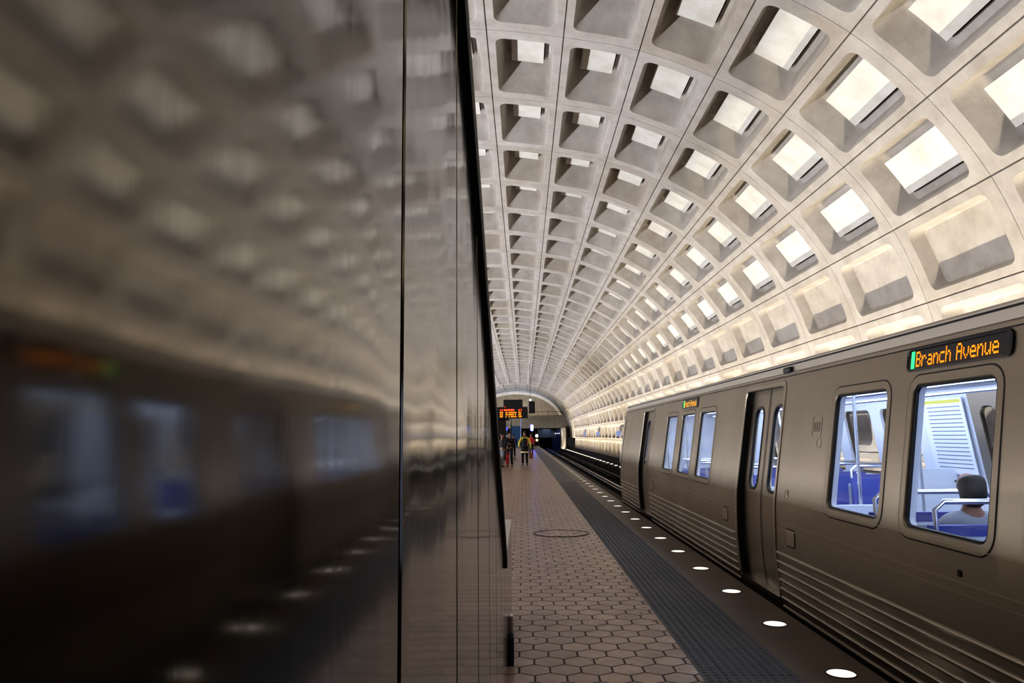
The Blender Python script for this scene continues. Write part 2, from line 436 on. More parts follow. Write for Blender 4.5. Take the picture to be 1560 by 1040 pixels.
# portal wall under the mezzanine with two openings
mb = MB()
for a, b in ((XL-.1, -7.4), (-5.0, -4.8), (2.4, 2.45), (5.9, XR+.1)):
    mb.box(a, b, MY+.2, MY+.9, -1.5, 2.75)
mb.box(5.9, 6.35, MY-6, MY+.2, -1.5, 2.72)                      # lit pier on the right of the opening
struct(mb.build('wall_portal', M['concrete']))
mb = MB()
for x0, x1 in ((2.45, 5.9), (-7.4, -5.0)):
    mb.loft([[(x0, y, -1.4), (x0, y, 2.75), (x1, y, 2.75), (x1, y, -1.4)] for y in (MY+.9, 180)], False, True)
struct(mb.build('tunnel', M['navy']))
lt = None
for k in range(6):
    mb = MB(); mb.box(-.04, .0, -.25, .25, -.06, .06)
    if lt is None:
        lt = mb.build('tunnel_lamp', M['tun_lamp']); o = lt
    else: o = lt.copy(); COL.objects.link(o)
    o.location = (5.84, MY+4+k*7, 1.9)
    tag(o, 'small pale lamp on the dark tunnel wall, %s one inside the portal' % ORD[k], 'lamp', 'lamps along the dark tunnel wall')
sg = thing('tunnel_signal', 'small signal box with a white and an amber light beside the tunnel mouth', 'signal', (2.0, 112, 0))
mb = MB(); mb.cbox(-.3, .3, -.12, .12, .6, 2.0, .04); mb.box(-.08, .08, -.06, .06, 0, .62); mb.build('casing', M['dark'], sg)
mb = MB(); mb.box(-.16, .16, -.15, -.12, 1.35, 1.7); mb.build('white_lamp', M['white_lamp'], sg)
mb = MB(); mb.tube([(0,-.11,.9),(0,-.16,.9)], .15, 16); mb.build('amber_lamp', M['amber_lamp'], sg)

# ------------------------------------------------------------------ platform, tracks
PE = 2.335; PL = 2*AX-PE
mb = MB(); mb.box(PL+1.17, 1.165, -6, 130, -.12, 0); struct(mb.build('floor', M['tile']))
mb = MB()
def domes(mb, x0, x1, y0, y1, p=.0605):
    ny = int((y1-y0)/p); nx = int((x1-x0)/p)
    for j in range(ny):
        for i in range(nx):
            cx, cy = x0+(i+.5)*(x1-x0)/nx, y0+(j+.5)*p
            n = 8 if cy < 12 else 6
            mb.loft([[(cx+r*math.cos(2*PI*k/n), cy+r*math.sin(2*PI*k/n), z) for k in range(n)] for r, z in ((.021, .0), (.017, .006), (.011, .0075))], False, True)
mb.box(1.165, 1.80, -6, 130, -.12, .002); domes(mb, 1.175, 1.79, 4.2, 26)
struct(mb.build('trim_3', M['tactile'], None, 60))
mb = MB()
for s, a, b in ((1, 1.80, PE),):
    mb.box(a, b, -6, 130, -.16, .001)
struct(mb.build('trim_4', M['granite']))
mb = MB(); mb.box(PL, PL+1.17, -6, 130, -.16, .001); struct(mb.build('trim_5', M['granite']))
mb = MB(); mb.box(PL+.35, PE-.35, -6, 130, -1.4, -.12); struct(mb.build('platform_core', M['dark']))
mb = MB(); mb.box(XL-.3, XR+.3, -6.1, 180, -1.6, -1.25); struct(mb.build('track_bed', M['ballast']))
# running rails
def rail_prof(x, z):
    return [(x-.065,z),(x+.065,z),(x+.065,z+.015),(x+.012,z+.035),(x+.012,z+.12),(x+.036,z+.13),(x+.036,z+.158),(x+.028,z+.165),(x-.028,z+.165),(x-.036,z+.158),(x-.036,z+.13),(x-.012,z+.12),(x-.012,z+.035),(x-.065,z+.015)]
for x, lab in ((3.22, 'near running rail of the track, beside the platform'), (4.68, 'far running rail, a bright line before the vault wall')):
    mb = MB(); mb.loft([[(a, y, b) for a, b in rail_prof(x, -1.08)] for y in (-6, 178)], True, True)
    o = mb.build('running_rail', M['rail'], None, 30); tag(o, 'polished steel '+lab, 'rail', 'running rails')
    mb = MB(); 
    for k in range(0, 150): mb.box(x-.16, x+.16, 17+k*.75, 17+k*.75+.3, -1.25, -1.075)
    b = mb.build('rail_pad', M['dark'], o); tag(b, kind='stuff')
t = thing('third_rail', 'covered third rail running in front of the wall foot', 'rail', (5.45, 0, -1.25))
mb = MB(); mb.box(-.05, .05, -6, 116, .25, .36); mb.build('conductor', M['rail'], t)
mb = MB(); mb.box(-.13, .13, -6, 116, .44, .47); mb.box(.11, .13, -6, 116, .2, .45); mb.build('cover_board', M['dark'], t)
mb = MB()
for k in range(45): mb.box(.08, .13, 8+k*2.4, 8.1+k*2.4, 0, .44)
mb.build('bracket', M['dark'], t)['kind'] = 'stuff'
# low dark cable parapet between track and uplights
mb = MB(); mb.box(5.72, 5.80, -6, 117.8, -1.3, -.42)
for k in range(60): mb.box(5.68, 5.72, 2+k*1.9, 2.05+k*1.9, -1.3, -.44)
struct(mb.build('cable_parapet', M['dark']))

# platform edge lights
proto = None
for k in range(0, 82):
    if proto is None:
        proto = thing('platform_edge_light', 'x', 'floor light')
        mb = MB(); mb.disc((0,0,.0005), .092, .004, 32, .088); mb.build('lens', M['lens'], proto, 30)
        mb = MB(); n = 36
        mb.loft([[(r*math.cos(2*PI*i/n), r*math.sin(2*PI*i/n), z) for i in range(n)] for r, z in ((.104,.0005),(.102,.005),(.093,.005),(.092,.0008))]); mb.build('bezel', M['bronze_dark'], proto, 30)
        o = proto
    else: o = copy_tree(proto)
    o.location = (2.1028, 5.2134+1.31430*(k-1), .001)
    if k == 0: lab = 'round floor light in the granite edge just below the frame'
    elif k == 1: lab = 'round white floor light in the granite edge, nearest and largest'
    elif k <= 16: lab = 'round white floor light in the granite edge, %s from the front' % nth(k-1)
    else: lab = 'tiny white floor light in the granite edge far beyond the train'
    tag(o, lab, 'floor light', 'lights along the granite platform edge')

# round access cover in the floor
t = thing('access_cover', 'round access cover with tiled face set in the hexagon pavers', 'manhole cover', (.6, 12.45, 0))
n = 48
def annulus(mb, r0, r1, z0, z1):
    mb.loft([[(r*math.cos(2*PI*i/n), r*math.sin(2*PI*i/n), z) for i in range(n)] for r, z in ((r1, z0), (r1, z1), (r0, z1), (r0, z0))])
mb = MB(); mb.disc((0,0,.001), .42, .004, n); mb.build('tiled_face', M['tile'], t)
mb = MB(); annulus(mb, .42, .435, .001, .008); annulus(mb, .455, .468, .001, .006); mb.build('rim', M['bronze_dark'], t)
mb = MB()
for a in (.4, 2.5, 4.6): mb.box(.36*math.cos(a)-.02, .36*math.cos(a)+.02, .36*math.sin(a)-.012, .36*math.sin(a)+.012, .004, .007)
mb.build('lifting_slot', M['seam'], t)

# wall-foot uplights (visible where the train ends)
proto = None
for s, cnt in ((1, 44),):
    for k in range(7, cnt):
        if proto is None:
            proto = thing('wall_uplight', 'x', 'uplight')
            mb = MB(); mb.cbox(-.12, .12, -.3, .3, -.12, .0, .02); mb.build('housing', M['dark'], proto)
            mb = MB(); mb.cbox(-.09, .09, -.11, .11, .0, .014, .004); mb.build('lens', M['uplens'], proto)
            o = proto
        else: o = copy_tree(proto)
        o.location = (6.45, R1+RD*(k-4)+RD/2, -.54)
        yy = o.location.y
        if k < 22: lab = 'glowing uplight at the foot of the coffered wall, %s beyond the train' % ORD[k-7]
        else: lab = 'tiny glowing uplight at the wall foot near the tunnel'
        tag(o, lab, 'uplight', 'uplights along the foot of the right wall')
# pale blue station signs on the wall
for y, lab in ((54, 'nearest'), (69, 'second'), (84, 'third')):
    mb = MB(); mb.box(6.83, 6.9, y-1.1, y+1.1, 1.5, 1.85)
    tag(mb.build('wall_sign', M['signblue']), 'pale blue strip sign on the coffered wall, %s beyond the train' % lab, 'sign', 'pale blue wall signs')

# ------------------------------------------------------------------ escalator with bronze cladding (left)
XA = -.12
XB = 2*AX-XA
esc = thing('escalator', 'dark mirror-polished bronze escalator side with black handrail filling the left of the view', 'escalator', (0,0,0))
SL = (2.47-.93)/(4.4-1.39)
ztop = lambda y: 2.47-(y-1.39)*SL
Y1, YE, ZD = 4.40, 6.9, .83
g = .009
ys = [-3.0]
seam = [.73+.612*k for k in range(-6, 12)]
seam = [s for s in seam if -3 < s < YE-.2]+[YE]
a = -3.0
prev = a
for k, s in enumerate(seam):
    mb = MB(); y0, y1 = prev+g, s-g
    # one cladding sheet: subdivided so that it stays flat, with turned-in edges
    pts = [(y0, .02), (y1, .02)]
    if y0 < Y1 < y1: pts += [(y1, ZD), (Y1, ZD), (Y1, ztop(Y1)), (y0, ztop(y0))]
    else:
        top = (lambda y: ztop(y)) if y1 <= Y1 else (lambda y: ZD)
        pts += [(y1, top(y1)), (y0, top(y0))]
    xo = XA+random.uniform(-.0001, .0001)
    mb.loft([[(xo-.03, y, z) for y, z in pts], [(xo-.002, y, z) for y, z in pts]], False, False)
    c = [(sum(p[0] for p in pts)/len(pts)), (sum(p[1] for p in pts)/len(pts))]
    ins = [(y+(.002 if y < c[0] else -.002), z) for y, z in pts]
    mb.loft([[(xo-.002, y, z) for y, z in pts], [(xo, y, z) for y, z in ins]], False, True)
    mb.build('cladding_panel', M['bronze'], esc)
    prev = s
mb = MB()          # dark core behind the seams
mb.loft([[(x, y, z) for y, z in ((-3.0,0.0),(YE-.005,0.0),(YE-.005,ZD-.01),(Y1,ZD-.01),(Y1,ztop(Y1)-.02),(-3.0,ztop(-3)-.02))] for x in (XA-.16, XA-.012)], True, True)
mb.build('core', M['seam'], esc)
# far balustrade
mb = MB()
mb.loft([[(x, y, z) for y, z in ((-3.0,0.0),(YE,0.0),(YE,ZD),(Y1,ZD),(Y1,ztop(Y1)),(-3.0,ztop(-3)))] for x in (XB, XB+.16)], True, True)
mb.build('far_balustrade', M['bronze_dark'], esc)
for nm, xc in (('handrail', XA-.04), ('handrail', XB+.04)):
    mb = MB(); path = [(-3.0, ztop(-3)), (Y1-.35, ztop(Y1-.35)), (Y1-.12, ztop(Y1-.12)-.005), (Y1, ztop(Y1)-.012), (Y1+.05, ztop(Y1)-.06), (Y1+.055, ZD+.01)]
    rings = []
    for i, (y, z) in enumerate(path):
        sec = [(-.05,-.028),(.054,-.028),(.058,-.018),(.058,.008),(.048,.02),(-.044,.02),(-.054,.008),(-.054,-.018)]
        d = Vector((path[min(i+1, len(path)-1)][0]-path[max(i-1, 0)][0], path[min(i+1, len(path)-1)][1]-path[max(i-1, 0)][1])).normalized()
        nrm = Vector((-d.y, d.x))
        rings.append([(xc+a, y+nrm.x*b, z+nrm.y*b) for a, b in sec])
    mb.loft(rings, True, True); mb.build(nm, M['rubber'], esc, 40)
mb = MB(); mb.cbox(XA-.10, XA+.002, Y1+.06, YE+.004, ZD-.004, ZD+.012, .004); mb.build('deck_cap', M['steel'], esc)
mb = MB(); mb.box(XA-.16, XA-.001, YE-.006, YE+.006, .0, ZD-.004); mb.build('end_plate', M['bronze_dark'], esc)
mb = MB()
n = 24
for k in range(n):   # steps rising towards the viewer between the balustrades
    y = 4.6-k*.4; z = max(.0, k*.205)
    mb.box(XB+.16, XA-.16, y-.4, y, z-.25 if k else -.02, z+.01)
mb.box(XB+.16, XA-.16, 4.6, YE, -.01, .012)
mb.build('step_band', M['bronze_dark'], esc)
mb = MB(); mb.cbox(XA+.001, XA+.035, 5.42, 5.60, .0, .19, .006); mb.build('kick_block', M['rubber'], esc)
mb = MB(); mb.cbox(XA+.001, XA+.03, 5.50, 5.58, .19, .32, .005); mb.build('steel_bracket', M['steel'], esc)

# ------------------------------------------------------------------ train car
TC = 3.94                                  # centre line of the car
DOORS = [.72, 8.06, 15.40]; DW = .63
WINS = [3.28, 4.51, 5.74, 10.46, 11.70, 12.96]; WW = .462
YA, YB = -3.4, 19.5
PROF = [(-.42,2.53),(-.2,2.492),(-.02,2.47),(.22,2.445),(.47,2.432),(.76,2.437),(.95,2.447),(2.0,2.612),(2.10,2.628),(2.19,2.642)]
def px(z):
    for (z0, x0), (z1, x1) in zip(PROF, PROF[1:]):
        if z <= z1: return x0+(x1-x0)*(z-z0)/(z1-z0)
    return PROF[-1][1]
class Side:
    def __init__(s, sgn): s.s = sgn
    def P(s, y, z, d=0.0):
        """point on the car side; d > 0 is inwards"""
        x = px(z)+d; return (x if s.s > 0 else 2*TC-x, y, z)
ZW0, ZW1 = .965, 1.932
ZB = [z for z, x in PROF]
def strip(mb, S, y0, y1, z0, z1, d):
    zs = [z0]+[z for z in ZB if z0+1e-4 < z < z1-1e-4]+[z1]
    mb.loft([[S.P(y0, z, d), S.P(y1, z, d)] for z in zs], closed=False)
def hole(mb, S, y0, y1, z0, z1, hy0, hy1, hz0, hz1, r, d, cap_to=None):
    """rectangle with a rounded hole (all in the straight part of the side)"""
    n = 14
    def rr(a0, a1, b0, b1, rad):
        return rrect(a0, a1, b0, b1, rad, rad, 2, 4, 6)
    outer = rr(y0, y1, z0, z1, .0005); inner = rr(hy0, hy1, hz0, hz1, r)
    rings = [[S.P(y, z, d) for y, z in outer], [S.P(y, z, d) for y, z in inner]]
    if cap_to is not None: rings.append([S.P(y, z, cap_to) for y, z in inner])
    mb.loft(rings)
def frame_ring(mb, S, y0, y1, z0, z1, r, layers):
    """layers: list of (grow, depth)"""
    mb.loft([[S.P(y, z, d) for y, z in rrect(y0-gw, y1+gw, z0-gw, z1+gw, r+gw, r+gw, 2, 4, 6)] for gw, d in layers])
ZA, ZC = .95, 2.0                         # band that holds windows (straight part)
train = thing('train_car', 'stainless steel metro car standing at the right platform edge with lit bluish windows', 'train', (0,0,0))
DZ0, DZ1 = .02, 2.07
def side_shell(mb, S, d, win_cap):
    cuts = sorted([(c-DW, c+DW, 'd') for c in DOORS]+[(c-WW, c+WW, 'w') for c in WINS])
    y = YA+.55; 
    segs = []
    for a, b, k in cuts:
        a2, b2 = (a, b) if k == 'd' else (a-.06, b+.06)
        if a2 > y+1e-4: segs.append((y, a2, None))
        segs.append((a2, b2, k)); y = b2
    segs.append((y, YB-.55, None))
    for a, b, k in segs:
        if k is None: strip(mb, S, a, b, PROF[0][0], PROF[-1][0], d)
        elif k == 'd':
            strip(mb, S, a, b, PROF[0][0], DZ0, d); strip(mb, S, a, b, DZ1, PROF[-1][0], d)
        else:
            strip(mb, S, a, b, PROF[0][0], ZA, d); strip(mb, S, a, b, ZC, PROF[-1][0], d)
            hole(mb, S, a, b, ZA, ZC, a+.06, b-.06, ZW0, ZW1, .09, d, win_cap)
mb = MB()
for S in (Side(1), Side(-1)): side_shell(mb, S, 0, .05)
# tapered car ends
for ye, sg in ((YB, 1), (YA, -1)):
    A = [(px(z), ye-.55*sg, z) for z in ZB]; B = [(px(z)+.16, ye-.05*sg, z) for z in ZB]; C = [(px(z)+.22, ye, z) for z in ZB]
    A2, B2, C2 = ([(2*TC-x, y, z) for x, y, z in L] for L in (A, B, C))
    mb.loft([A, B, C, C2, B2, A2], closed=False)
mb.build('body_shell', M['stainless'], train, 25)
# roof
mb = MB()
rp = [(2.642,2.175),(2.63,2.19),(2.655,2.20),(2.655,2.288),(2.70,2.312),(2.9,2.36),(3.3,2.39),(TC,2.405)]
rp2 = rp+[(2*TC-x, z) for x, z in rp[-2::-1]]
mb.loft([[(TC+(x-TC)*sc, y, z-dz) for x, z in rp2] for y, sc, dz in ((YA+.02, .86, .05), (YA+.55, 1, 0), (YB-.55, 1, 0), (YB-.02, .86, .05))], True, True, False)
mb.build('roof', M['roofm'], train, 35)
mb = MB()
for S in (Side(1), Side(-1)):
    for sg in (1,):
        mb.loft([[S.P(YA+.55, z, d), S.P(YB-.55, z, d)] for z, d in ((2.165,.002),(2.167,-.012),(2.182,-.012),(2.185,.0))], closed=False)
mb.build('gutter', M['stainless_light'], train)
mb = MB()
for S in (Side(1), Side(-1)):
    mb.loft([[S.P(YA+.55, z, -.0025), S.P(YB-.55, z, -.0025)] for z in (2.152, 2.160)], closed=False)
for x in (2.6535, 2*TC-2.6535): mb.quad((x, YA+.6, 2.262), (x, YB-.6, 2.262), (x, YB-.6, 2.277), (x, YA+.6, 2.277))
mb.build('gutter_joint', M['seam'], train)  # dark strips along the gutter and roof-edge joints
# fluting
spans = []
y = YA+.56
for c in DOORS: spans.append((y, c-DW-.07)); y = c+DW+.07
spans.append((y, YB-.56))
mb = MB(); S = Side(1)
for S in (Side(1), Side(-1)):
    for a, b in spans:
        for z in (.462,.378,.294,.21,.126,.042,-.042):
            mb.loft([[S.P(a, zz, d), S.P(b, zz, d)] for zz, d in ((z-.02,.001),(z-.012,-.011),(z+.004,-.016),(z+.014,-.011),(z+.02,.001))], closed=False)
            mb.loft([[S.P(a, zz, -.001), S.P(b, zz, -.001)] for zz in (z-.022-.022, z-.022)], closed=False) if False else None
        for z, hgt in ((.76,.004),(.70,.003),(.955,.003)):
            mb.loft([[S.P(a, zz, d), S.P(b, zz, d)] for zz, d in ((z-hgt,.0005),(z-hgt*.5,-.004),(z+hgt*.5,-.004),(z+hgt,.0005))], closed=False)
mb.build('fluting', M['stainless_light'], train, 20)
# windows
S = Side(1)
for S in (Side(1), Side(-1)):
    for c in WINS:
        mb = MB(); a, b = c-WW, c+WW
        frame_ring(mb, S, a, b, ZW0, ZW1, .09, [(.036,.001),(.032,-.004),(-.018,-.004),(-.024,.0),(-.03,.012),(-.034,.03)])
        w = mb.build('window', M['stainless'], train, 30)
        mb = MB(); frame_ring(mb, S, a, b, ZW0, ZW1, .09, [(.043,-.001),(.036,-.003)]); frame_ring(mb, S, a, b, ZW0, ZW1, .09, [(-.028,.010),(-.042,.008),(-.044,.028)])
        mb.build('gasket', M['gasket'], w)
        mb = MB(); mb.poly([S.P(y, z, .026) for y, z in rrect(a+.02, b-.02, ZW0+.02, ZW1-.02, .07, .07, 2, 4, 6)]); mb.build('pane', M['glass'], w)
# doors
for S in (Side(1), Side(-1)):
    for c in DOORS:
        mb = MB(); dep = .075
        pts = [(c-DW, DZ0), (c-DW, .22), (c-DW, .47), (c-DW, .76), (c-DW, .95), (c-DW, DZ1-.08), (c-DW+.02, DZ1-.02), (c-DW+.08, DZ1), (c+DW-.08, DZ1), (c+DW-.02, DZ1-.02), (c+DW, DZ1-.08), (c+DW, .95), (c+DW, .76), (c+DW, .47), (c+DW, .22), (c+DW, DZ0)]
        mb.loft([[S.P(y, z, 0) for y, z in pts], [S.P(y, z, dep+.03) for y, z in pts]], closed=False)
        fr = mb.build('door_frame', M['gasket'], train)
        mb = MB()       # bright raised surround
        def grow(q, gq):
            y, z = q; return (y+(gq if y > c else -gq), z+(gq if z > DZ1-.1 else 0))
        mb.loft([[S.P(*grow(q, gq), d) for q in pts] for gq, d in ((.055,.0),(.05,-.010),(.008,-.010),(.0,.002))], closed=False)
        mb.build('surround', M['stainless_light'], fr, 30)
        mb = MB(); mb.loft([[S.P(y, DZ0+.012, d) for d in (-.02, .12)] for y in (c-DW, c+DW)], closed=False); mb.loft([[S.P(y, z, -.02) for z in (DZ0-.03, DZ0+.012)] for y in (c-DW, c+DW)], closed=False)
        mb.build('sill', M['steel'], fr)
        for sg in (-1, 1):
            a, b = (c-DW, c-.004) if sg < 0 else (c+.004, c+DW); wc = c+sg*DW/2
            mb = MB(); wa, wb = wc-.15, wc+.15
            for d in (dep, dep+.04):
                strip(mb, S, a, b, DZ0, ZA, d); strip(mb, S, a, b, ZC, DZ1, d)
                strip(mb, S, a, wa-.03, ZA, ZC, d); strip(mb, S, wb+.03, b, ZA, ZC, d)
                hole(mb, S, wa-.03, wb+.03, ZA, ZC, wa, wb, ZW0+.035, ZW1-.05, .11, d, dep+.04 if d == dep else None)
            lf = mb.build('door', M['stainless'], train, 25)
            mb = MB(); frame_ring(mb, S, wa, wb, ZW0+.035, ZW1-.05, .11, [(.016,dep-.001),(.012,dep-.008),(-.012,dep-.006),(-.014,dep+.02)]); mb.build('gasket', M['gasket'], lf)
            mb = MB(); mb.poly([S.P(y, z, dep+.015) for y, z in rrect(wa, wb, ZW0+.035, ZW1-.05, .11, .11, 2, 4, 6)]); mb.build('pane', M['glass'], lf)
            mb = MB(); e = c-.012 if sg < 0 else c+.002
            strip(mb, S, e, e+.01, DZ0, DZ1, dep-.008); mb.build('edge_seal', M['gasket'], lf)
# small details on the platform side
S = Side(1)
def plate(y0, y1, z0, z1, d, r=.012):
    mb = MB(); mb.loft([[S.P(y, z, dd) for y, z in rrect(y0+i, y1-i, z0+i, z1-i, r, r, 2, 2, 4)] for i, dd in ((0, .001), (0, d*.5), (.006, d))], False, True); return mb
for y in (6.98, 9.18, 14.35):
    o = plate(y-.10, y+.10, .57, .71, -.010).build('access_hatch', M['stainless_light'], train, 30)
    mb = MB(); frame_ring(mb, S, y-.10, y+.10, .57, .71, .012, [(.014,-.0015),(.0,-.0015)]); mb.build('hatch_joint', M['gasket'], o)
plate(7.06, 7.14, 1.0, 1.07, -.008).build('door_button', M['stainless_light'], train, 30)
plate(4.30, 4.34, .79, .83, -.008).build('lamp_stud', M['gasket'], train, 30)
# faint embossed emblem beside the middle door
mb = MB()
frame_ring(mb, S, 6.42, 6.62, 1.56, 1.74, .03, [(.006,.0005),(.004,-.003),(-.004,-.003),(-.006,.0005)])
for k in range(3): frame_ring(mb, S, 6.46+k*.05, 6.48+k*.05, 1.61, 1.69, .008, [(.005,.0005),(.003,-.003),(-.003,-.003),(-.005,.0005)])
frame_ring(mb, S, 6.40, 6.50, 1.47, 1.55, .04, [(.006,.0005),(.004,-.003),(-.004,-.003),(-.006,.0005)])
mb.build('emblem', M['stainless_light'], train)
mb = MB(); S0 = S.P(7.36, 2.2, -.02)
mb.cbox(S0[0]-.01, S0[0]+.06, 7.28, 7.46, 2.185, 2.245, .015); mb.build('camera_pod', M['gasket'], train)
# end details: handle rib and end window frame seam
mb = MB(); mb.tube([S.P(18.85, z, -.02) for z in (.9, .95, 1.95, 2.0)], .018, 8); mb.build('grab_handle', M['steel'], train)
# destination signs with dot-matrix lettering
FONT = {'B':['11110','10001','10001','11110','10001','10001','11110'],'r':['00000','00000','10110','11001','10000','10000','10000'],'a':['00000','00000','01110','00001','01111','10001','01111'],
 'n':['00000','00000','10110','11001','10001','10001','10001'],'c':['00000','00000','01111','10000','10000','10000','01111'],'h':['10000','10000','10110','11001','10001','10001','10001'],
 'A':['01110','10001','10001','11111','10001','10001','10001'],'v':['00000','00000','10001','10001','10001','01010','00100'],'e':['00000','00000','01110','10001','11111','10000','01111'],
 'u':['00000','00000','10001','10001','10001','10011','01101'],' ':['000']*7}
def led_text(text, S, ystart, z0, py, pz, d):
    mb = MB(); col = 0
    for ch in text:
        rows = FONT[ch]
        for r, row in enumerate(rows):
            for i, b in enumerate(row):
                if b == '1':
                    y = ystart-(col+i)*py; z = z0+(6-r)*pz; q = .43
                    mb.quad(S.P(y, z, d), S.P(y-py*q*2, z, d), S.P(y-py*q*2, z+pz*q*2, d), S.P(y, z+pz*q*2, d))
        col += len(rows[0])+1
    return mb
for y0, y1, lm in ((3.95, 5.05, 'led_orange'), (11.12, 12.18, 'led_yellow')):
    mb = MB(); z0, z1 = 1.995, 2.150
    mb.loft([[S.P(y, z, d) for y, z in rrect(y0+i, y1-i, z0+i, z1-i, .05-i*.5, .05-i*.5, 2, 2, 5)] for i, d in ((0, .001), (0, -.012), (.012, -.014), (.02, -.006))], False, True)
    sgn = mb.build('destination_sign', M['sign_black'], train, 30)
    L = (y1-y0)-.2; py = L/78
    led_text('Branch Avenue', S, y1-.115, 2.025, py, .0145, -.008).build('lettering', M[lm], sgn)['label'] = 'glowing amber words Branch Avenue'
    mb = MB()
    for r in range(8):
        for q in range(2): 
            y = y1-.055-q*.022; z = 2.017+r*.0145; mb.quad(S.P(y, z, -.008), S.P(y-.018, z, -.008), S.P(y-.018, z+.0125, -.008), S.P(y, z+.0125, -.008))
    mb.build('line_colour_bar', M['led_green'], sgn)['label'] = 'glowing green bar'
# interior
mb = MB()
for S in (Side(1), Side(-1)): side_shell(mb, S, .09, .05)
mb.build('inner_lining', M['liner'], train, 25)
mb = MB()
for ye in (YA+.3, YB-.3): mb.quad((2.75, ye, 0), (2*TC-2.75, ye, 0), (2*TC-2.75, ye, 2.15), (2.75, ye, 2.15))
mb.build('end_bulkhead', M['liner'], train)
mb = MB(); mb.box(2.5, 2*TC-2.5, YA+.3, YB-.3, -.05, .02); mb.build('cabin_floor', M['int_floor'], train)
mb = MB(); cp = [(2.72,2.10),(2.85,2.16),(3.2,2.21),(TC,2.23)]; cp += [(2*TC-x, z) for x, z in cp[-2::-1]]
mb.loft([[(x, y, z) for x, z in cp] for y in (YA+.3, YB-.3)], closed=False); mb.build('cabin_ceiling', M['liner'], train, 60)
mb = MB()
for x in (3.15, 2*TC-3.15): mb.box(x-.09, x+.09, YA+1, YB-1, 2.165, 2.19)
mb.build('ceiling_lamp', M['int_light'], train)
# underframe
mb = MB(); mb.box(2.62, 2*TC-2.62, YA+.3, YB-.3, -.75, -.4)
for yb in (-1.0, 1.2, 15.0, 17.2):
    for x in (3.16, 2*TC-3.16): mb.tube([(x, yb, -.55), (x+.12, yb, -.55)], .36, 24)
mb.build('underframe', M['dark'], train)
# seats (pairs, transverse) with grab rails
seat_rows = [2.55+.82*k for k in range(5)]+[9.55+.82*k for k in range(5)]
seat0 = None
for y in seat_rows:
    for side in (0, 1):
        xa, xb = (2.60, 3.56) if side == 0 else (2*TC-3.56, 2*TC-2.60)
        face = 1 if y < 8 else -1
        if seat0 is None:
            seat0 = bpy.data.objects.new('seat', None); COL.objects.link(seat0); seat0.parent = train
            mb = MB(); W = .96
            for q in (0, 1):
                x0 = -W/2+.01+q*W/2; mb.cbox(x0, x0+W/2-.02, -.22, .22, .40, .47, .02)
            mb.build('cushion', M['seat'], seat0, 30)
            mb = MB()
            for q in (0, 1):
                x0 = -W/2+.01+q*W/2; x1 = x0+W/2-.02
                mb.loft([[(x0, y0, z), (x1, y0, z), (x1, y0-.06, z), (x0, y0-.06, z)] for y0, z in ((-.17,.42),(-.2,.6),(-.25,.95),(-.26,1.0))], True, True)
            mb.build('backrest', M['seat'], seat0, 30)
            mb = MB(); mb.cbox(-W/2, W/2, -.36, -.27, .3, .93, .02); mb.box(-.1, .1, -.2, .1, .02, .4); mb.build('shell', M['seat_shell'], seat0, 30)
            mb = MB(); mb.tube([(-W/2+.04,-.31,.9),(-W/2+.04,-.31,1.10),(-W/2+.1,-.31,1.15),(W/2-.1,-.31,1.15),(W/2-.04,-.31,1.10),(W/2-.04,-.31,.9)], .018, 8); mb.build('grab_rail', M['pole'], seat0, 60)
            o = seat0
        else:
            o = copy_tree(seat0); o.parent = train
        o.location = ((xa+xb)/2, y+.2, 0); o.rotation_euler = (0,0,0 if face > 0 else PI)
# poles, windscreens, route map
mb = MB()
for c in DOORS:
    for x in (3.15, 2*TC-3.15):
        for yy in (c-.95, c+.95):
            mb.tube([(x, yy, .02), (x, yy, 2.2)], .018, 8)
for x in (3.55, 2*TC-3.55): mb.tube([(x, -1, 1.98), (x, 17, 1.98)], .016, 8)
for y in (3.6, 5.3, 10.4, 12.0):
    for x in (3.6, 2*TC-3.6): mb.tube([(x, y, 1.0), (x, y+.05, 1.6), (x-.02, y+.2, 2.18)], .018, 8)
mb.build('grab_pole', M['pole'], train, 60)
for y in (6.85, 9.25):
    mb = MB(); mb.box(2*TC-3.5, 2*TC-2.6, y-.02, y+.02, .1, 1.15); mb.box(2.62, 3.4, y-.02, y+.02, .1, .95); mb.build('windscreen', M['liner'], train)
def map_board(x, y0, y1, z0, z1, tilt):
    P = lambda y, z, e=0: (x-e-(z-z0)*tilt, y, z)
    mb = MB(); mb.loft([[P(y0, z0), P(y1, z0), P(y1, z1), P(y0, z1)], [P(y0, z0, .012), P(y1, z0, .012), P(y1, z1, .012), P(y0, z1, .012)]], True, True)
    b = mb.build('route_map', M['paper'], train)
    mb = MB(); mb.quad(P(y0+.02, z1-.06, .014), P(y1-.02, z1-.06, .014), P(y1-.02, z1-.02, .014), P(y0+.02, z1-.02, .014)); mb.build('yellow_band', M['yellow_strip'], b)
    mb = MB(); nl = 16
    for k in range(nl):
        z = z1-.10-k*(z1-z0-.14)/nl
        mb.quad(P(y0+.05, z-.012, .014), P(y1-.12+.05*random.random(), z-.012, .014), P(y1-.12, z, .014), P(y0+.05, z, .014))
    mb.build('map_lines', M['ink'], b)
map_board(2*TC-2.60, 8.78, 9.66, 1.08, 2.0, .15)

